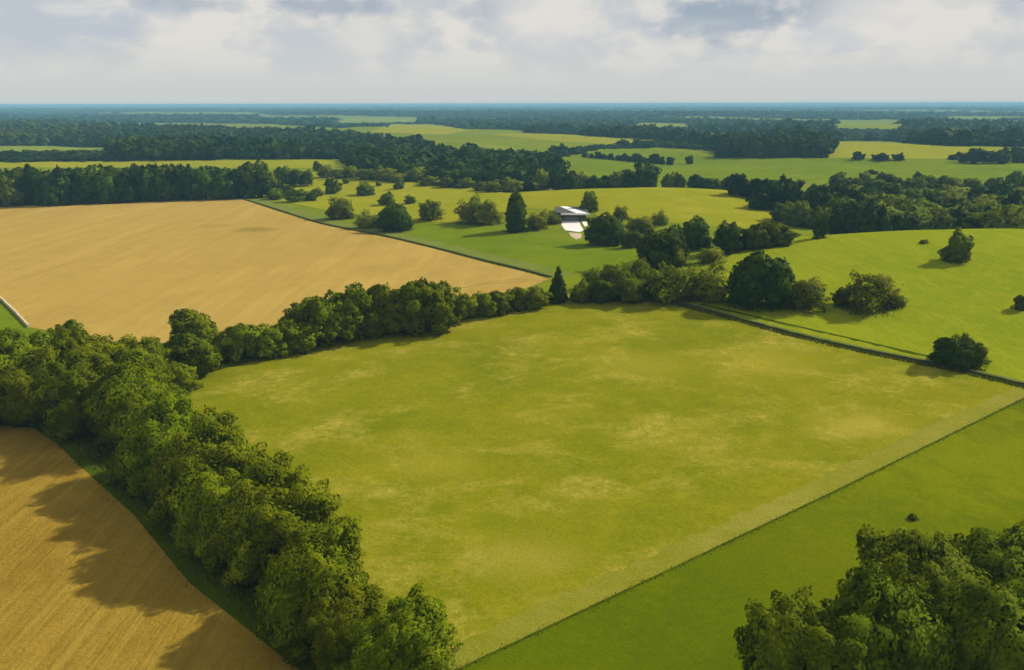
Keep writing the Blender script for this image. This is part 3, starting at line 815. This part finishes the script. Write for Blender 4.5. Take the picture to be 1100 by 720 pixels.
P3 = np.array([s[:2] for s in spots3]); lo3 = low_before(P3, 12); spots3 = [(a_, b_, r_*(.8 if l_ else 1), h_*(.3 if l_ else 1)) for (a_, b_, r_, h_), l_ in zip(spots3, lo3)]; keep = np.ones(len(P3), bool)
for hole in FIELD_HOLES: keep &= ~inside(P3, hole)
wood('forest', 'farthest hazy forest just below the horizon', [s for s, k in zip(spots3, keep) if k], W3, MASS_WOOD)
print('SPOTS', len(spots2), len(spots3))

# ------------------------------------------------------------------ field walls
mt, nt = new_mat('field_stone'); STONE = mt
pos = N(nt, 'ShaderNodeTexCoord').outputs['Object']
v = N(nt, 'ShaderNodeTexVoronoi'); v.inputs['Scale'].default_value = 2.2; L(nt, pos, v.inputs['Vector'])
c = mix(nt, v.outputs['Color'], (.035,.037,.02), (.085,.085,.045))
c = mix(nt, remap(nt, noise(nt, pos, .6, 5), .42, .6), c, (.07,.085,.012))
surface(nt, c, .9, v.outputs['Distance'], .7, .1)
mt, nt = new_mat('pale_stone'); PALE = mt
pos = N(nt, 'ShaderNodeTexCoord').outputs['Object']
f = noise(nt, pos, 1.5, 5)
surface(nt, mix(nt, f, (.38,.31,.19), (.55,.46,.31)), .9, f, .4)
def wall_mesh(name, line, w, h, mat, seed):
    g = random.Random(seed); V, Fc = [], []
    # resample
    P = [Vector((x, y)) for x, y in line]; Q = [P[0]]; acc = 0
    for a, b in zip(P, P[1:]):
        l = (b-a).length; k = max(1, int(l/1.2))
        Q += [a.lerp(b, (i+1)/k) for i in range(k)]
    for i, p in enumerate(Q):
        d = (Q[min(i+1,len(Q)-1)] - Q[max(i-1,0)]).normalized(); n = Vector((-d.y, d.x))
        hh = h*g.uniform(.82,1.12); ww = w*g.uniform(.9,1.12)/2
        for s, z in ((-1,-.3),(-.86,hh*.94),(-.3,hh),(.3,hh),(.86,hh*.94),(1,-.3)):
            q = p + n*s*ww
            V.append((q.x, q.y, hz(q.x, q.y) + z))
    for i in range(len(Q)-1):
        for j in range(5):
            Fc.append((i*6+j, i*6+j+1, (i+1)*6+j+1, (i+1)*6+j))
    Fc += [tuple(range(6)), tuple((len(Q)-1)*6 + 5 - j for j in range(6))]
    me = bpy.data.meshes.new(name); me.from_pydata(V, [], Fc); me.materials.append(mat); me.update()
    return me
tag(link('stone_wall', wall_mesh('stone_wall', WALL_R, .65, .5, STONE, 1)), 'long low grey stone wall between the meadow and the right hill', 'wall')
tag(link('stone_wall', wall_mesh('stone_wall', WALL_W, 1.0, .45, STONE, 2)), 'long low mossy wall curving along the right edge of the tan field', 'wall')
tag(link('stone_wall', wall_mesh('stone_wall', outline([(-60,262),(-30,290),(0,321),(15,335),(31,352)], 4, False), .6, .8, PALE, 3)), 'short pale wall at the left edge beside the green corner field', 'wall')

# rough grass along hedge feet, walls and the drill line
def tufts(name, label, lines, n, spread, size, mat, seed):
    g = np.random.default_rng(seed); C = []
    for (line, off) in lines:
        A = np.array(line); d = np.linalg.norm(np.diff(A, axis=0), axis=1); w = d/d.sum()
        k = g.choice(len(d), n, p=w); u = g.random(n)
        P = A[k]*(1-u)[:,None] + A[k+1]*u[:,None]
        t = (A[k+1]-A[k])/d[k][:,None]; nn = np.column_stack([-t[:,1], t[:,0]])
        C.append(P + nn*(off + g.normal(0, spread, n))[:,None])
    C = np.vstack(C); m = len(C)
    z = height(C[:,0], C[:,1]); B = np.column_stack([C, z])
    a = g.uniform(0, 6.28, m); h = size*g.uniform(.5,1.4,m); w = h*.35
    ax = np.column_stack([np.cos(a), np.sin(a), np.zeros(m)]); lean = np.column_stack([g.normal(0,.35,(m,2)), np.ones(m)])*h[:,None]
    V = np.stack([B - ax*w[:,None], B + ax*w[:,None], B + ax*(w*.5)[:,None] + lean, B - ax*(w*.5)[:,None] + lean], 1).reshape(-1,3)
    V[:,2] -= .03
    o = link(name, quads_mesh(name, V, np.arange(4*m).reshape(-1,4), mat)); tag(o, label, kind='stuff')
GRASS = leaf_mat('rough_grass_blades', (.05,.075,.006), (.085,.10,.008), (.10,.11,.012), .25)
GRASS_LIGHT = leaf_mat('grass_tuft_blades', (.10,.145,.006), (.15,.18,.008), (.13,.15,.008), .45)
tufts('rough_grass', 'rough dark grass along the foot of the left hedgerow', [(HEDGE_L, 4.6)], 9000, 1.7, .38, GRASS, 1)
tufts('rough_grass', 'line of taller grass between the meadow and the lush field', [(DRILL, .1)], 2600, .30, .17, GRASS, 2)
tufts('rough_grass', 'rough grass along the stone walls', [(WALL_R, -.8), (WALL_R, -1.6), (WALL_W, -1.2)], 2600, .35, .30, GRASS, 3)
MEADOW_EDGE = outline([(196,408),(330,374),(480,341),(560,327.5),(610,322.5),(650,320.5),(688,322.5)], 10, False)
tufts('rough_grass', 'rough grass where the meadow meets the middle hedge', [(MEADOW_EDGE, .9)], 3500, .4, .40, GRASS_LIGHT, 4)

def ring(name, label, spots, per, size, mat, seed):
    g = np.random.default_rng(seed); C = []
    for (x, y, r) in spots:
        n = int(per*r); a = g.uniform(0, 6.28, n); q = r*(.60 + np.abs(g.normal(0, .20, n)))
        C.append(np.column_stack([x + np.cos(a)*q*1.15, y + np.sin(a)*q]))
    C = np.vstack(C)
    for f_ in FIELDS:
        if f_[0] in ('ploughed_field', 'meadow', 'crop_field', 'farm_track'): C = C[~inside(C, f_[3])]
    m = len(C); B = np.column_stack([C, height(C[:,0], C[:,1])])
    a = g.uniform(0, 6.28, m); h = size*g.uniform(.4,1.5,m); w = h*.45
    ax = np.column_stack([np.cos(a), np.sin(a), np.zeros(m)]); lean = np.column_stack([g.normal(0,.35,(m,2)), np.ones(m)])*h[:,None]
    V = np.stack([B - ax*w[:,None], B + ax*w[:,None], B + ax*(w*.5)[:,None] + lean, B - ax*(w*.5)[:,None] + lean], 1).reshape(-1,3)
    tag(link(name, quads_mesh(name, V, np.arange(4*m).reshape(-1,4), mat)), label, kind='stuff')
ring('rough_grass', 'rough grass round the feet of the bushes and trees', PLANTED, 60, .32, GRASS_LIGHT, 8)

# ------------------------------------------------------------------ the house
def plain(name, c1, c2, rough=.7, sc=1.0):
    mt, nt = new_mat(name); pos = N(nt, 'ShaderNodeTexCoord').outputs['Object']
    f = noise(nt, pos, sc, 4); surface(nt, mix(nt, f, c1, c2), rough, f, .1, .02, .3); return mt
H_WHITE = plain('white_render', (.74,.71,.66), (.80,.78,.74))
H_DARK = plain('dark_cladding', (.035,.035,.035), (.06,.055,.05))
H_ROOF = plain('dark_roofing', (.03,.03,.032), (.055,.052,.05))
mt, nt = new_mat('window_glass'); H_GLASS = mt
surface(nt, (.02,.03,.035), .08, spec=.6)
hx, hy, hzz, ht = at(616, 238.5)
px = ht/F
house = bpy.data.objects.new('flat_roofed_house', None); COL.objects.link(house)
house.location = (hx, hy, hzz - .2); house.rotation_euler = (0, 0, -math.atan2(hx, hy) + R(3))
tag(house, 'low modern flat roofed house with white roof edge and dark glazed front', 'house')
W0, W1_ = -10.5*px, 13.5*px
hh = 8.2*px
dep = 26.0
link('wall', MB().box(W0, W1_, 1.2, dep, -1.0, hh).mesh('wall', H_DARK), house)
win = link('window', MB().box(W0+.25, W1_-.6, 1.05, 1.197, .25, hh-.55).mesh('window', H_GLASS), house)
fr = MB()
for k in range(7):
    x = W0 + .25 + (W1_-.85-W0)*k/6
    fr.box(x-.05, x+.05, .98, 1.047, .25, hh-.55)
link('window_frame', fr.mesh('window_frame', H_DARK), win)
rf = link('roof', MB().box(W0-1.2, W1_+1.4, 0.0, dep, hh+.003, hh+.35).mesh('roof', H_ROOF), house)
link('roof_edge', MB().box(W0-1.3, W1_+1.5, -.25, -.003, hh-.15, hh+.62).mesh('roof_edge', H_WHITE), rf)
# white membrane: a wedge of the roof that runs back to the left
link('roof_panel', MB().prism([(W0-.8, dep-.4), (W0+2.6, dep-.4), (W1_+1.1, .2), (W0+6.2, .2)], hh+.354, hh+.47).mesh('roof_panel', H_WHITE), rf)
link('canopy', MB().box(W0-3.4, W0-1.205, 3.2, dep-.6, hh+.01, hh+.33).mesh('canopy', H_DARK), house)
link('post', MB().box(W0-3.3, W0-2.8, 4.0, 4.5, -1.0, hh+.008).mesh('post', H_DARK), house)

# ------------------------------------------------------------------ light, sky, air
w = bpy.data.worlds.new('World'); scene.world = w; w.use_nodes = True
nt = w.node_tree; nt.nodes.clear()
sky = N(nt, 'ShaderNodeTexSky', sky_type='NISHITA'); sky.sun_disc = False
sky.sun_elevation = SUN_EL; sky.sun_rotation = SUN_AZ; sky.air_density = 1.2; sky.dust_density = 2.0
dirv = N(nt, 'ShaderNodeTexCoord').outputs['Generated']
sep = N(nt, 'ShaderNodeSeparateXYZ'); L(nt, dirv, sep.inputs[0])
el = sep.outputs[2]
SK = 10.0     # background strength is 0.1
def sc(c): return tuple(v*SK*.80 for v in c)   # the exposure is +0.3
v1 = mapping(nt, dirv, 0, (10, 10, 19)); v2 = mapping(nt, dirv, 0, (24, 24, 44), (3,1,2))
n1 = noise(nt, v1, 1, 4, .5, .2); n2 = noise(nt, v2, 1, 4, .5, .2)
nn = mul(nt, mul(nt, n1, .65), mul(nt, n2, .35), 'ADD')
pale = mix(nt, remap(nt, el, 0, .10), sc((.60,.63,.62)), sc((.68,.68,.66)))
bright = mix(nt, remap(nt, nn, .46, .58), pale, mix(nt, remap(nt, el, .02, .07), pale, sc((.75,.73,.69))))
greyf = mul(nt, remap(nt, mul(nt, mul(nt, n1, .6), mul(nt, n2, .4), 'ADD'), .56, .44), remap(nt, el, .02, .075))
cl = mix(nt, mul(nt, greyf, .55), bright, sc((.48,.54,.60)))
def blot(px, py, rx, ry, k, colr):
    global cl
    d = ray(px, py); az, e0 = math.atan2(d.x, d.y), d.z
    dx = N(nt, 'ShaderNodeMath', operation='ARCTAN2'); L(nt, sep.outputs[0], dx.inputs[0]); L(nt, sep.outputs[1], dx.inputs[1])
    u = mul(nt, mul(nt, dx.outputs[0], az, 'SUBTRACT'), F/rx); vv = mul(nt, mul(nt, el, e0, 'SUBTRACT'), F/ry)
    dd = mul(nt, mul(nt, mul(nt, u, u), mul(nt, vv, vv), 'ADD'), .5, 'POWER')
    dd = mul(nt, dd, mul(nt, remap(nt, n1, .25, .75, -.42, .42), remap(nt, n2, .25, .75, -.45, .45), 'ADD'), 'ADD')
    cl = mix(nt, remap(nt, dd, 1.2, .45, 0, k), cl, sc(colr))
for b in [(790,12,74,24,.95,(.35,.42,.51)), (775,26,60,9,.5,(.45,.51,.58)), (350,7,60,11,.75,(.36,.43,.52)), (215,4,60,9,.7,(.40,.46,.54)), (70,22,90,18,.6,(.48,.55,.63)), (30,40,60,14,.45,(.52,.58,.64)),
          (505,12,30,12,.6,(.45,.51,.57)), (885,42,55,14,.45,(.52,.58,.65)), (300,45,60,18,.35,(.56,.60,.64)), (640,38,50,14,.35,(.56,.60,.64)), (1055,48,40,10,.35,(.55,.60,.64)), (1098,8,15,12,.5,(.45,.50,.60)), (780,62,40,9,.3,(.57,.62,.65)),
          (390,40,28,18,.6,(.76,.735,.69)), (590,20,45,25,.5,(.78,.75,.71)), (960,20,60,25,.45,(.78,.75,.72)), (190,40,30,20,.4,(.76,.74,.70)), (80,10,22,6,.5,(.78,.76,.72))]:
    blot(*b)
# above the layer seen from here the cloud breaks and lets the blue sky through
gap = mul(nt, remap(nt, noise(nt, dirv, 3, 6, .6, .6), .48, .62), remap(nt, el, .16, .45))
col = mix(nt, mul(nt, gap, .75), cl, sky.outputs[0])
bg = N(nt, 'ShaderNodeBackground'); bg.inputs['Strength'].default_value = .1
L(nt, col, bg.inputs[0])
wo = N(nt, 'ShaderNodeOutputWorld'); L(nt, bg.outputs[0], wo.inputs[0])

sd = bpy.data.lights.new('sun', 'SUN'); sd.energy = 5.0; sd.angle = R(1.6); sd.color = (1.0, .93, .80)
so = bpy.data.objects.new('sun', sd); COL.objects.link(so)
S = Vector((math.sin(SUN_AZ)*math.cos(SUN_EL), math.cos(SUN_AZ)*math.cos(SUN_EL), math.sin(SUN_EL)))
so.rotation_euler = S.to_track_quat('Z', 'Y').to_euler(); so.location = (100, 100, 300)

mt, nt = new_mat('haze_air')
pv = N(nt, 'ShaderNodeVolumePrincipled'); pv.inputs['Color'].default_value = (.29, .60, .80, 1)
pv.inputs['Density'].default_value = 1.45e-4; pv.inputs['Anisotropy'].default_value = 0.0
o = N(nt, 'ShaderNodeOutputMaterial'); L(nt, pv.outputs[0], o.inputs['Volume'])
hb = link('haze', MB().box(-46000, 46000, -46000, 46000, -30, 58).mesh('haze', mt)); tag(hb, 'bluish haze over the far country', kind='stuff')
print('GROUND RANGE', V3[:,2].min(), V3[:,2].max())

# ------------------------------------------------------------------ render settings
scene.view_settings.view_transform = 'Standard'; scene.view_settings.look = 'None'
scene.view_settings.exposure = .3; scene.view_settings.gamma = 1
try:
    scene.cycles.use_denoising = True; scene.cycles.denoiser = 'OPENIMAGEDENOISE'
    scene.cycles.max_bounces = 6; scene.cycles.diffuse_bounces = 3; scene.cycles.transmission_bounces = 3
    scene.cycles.volume_bounces = 0
    scene.cycles.use_adaptive_sampling = True; scene.cycles.adaptive_threshold = .02
except Exception as e: print(e)
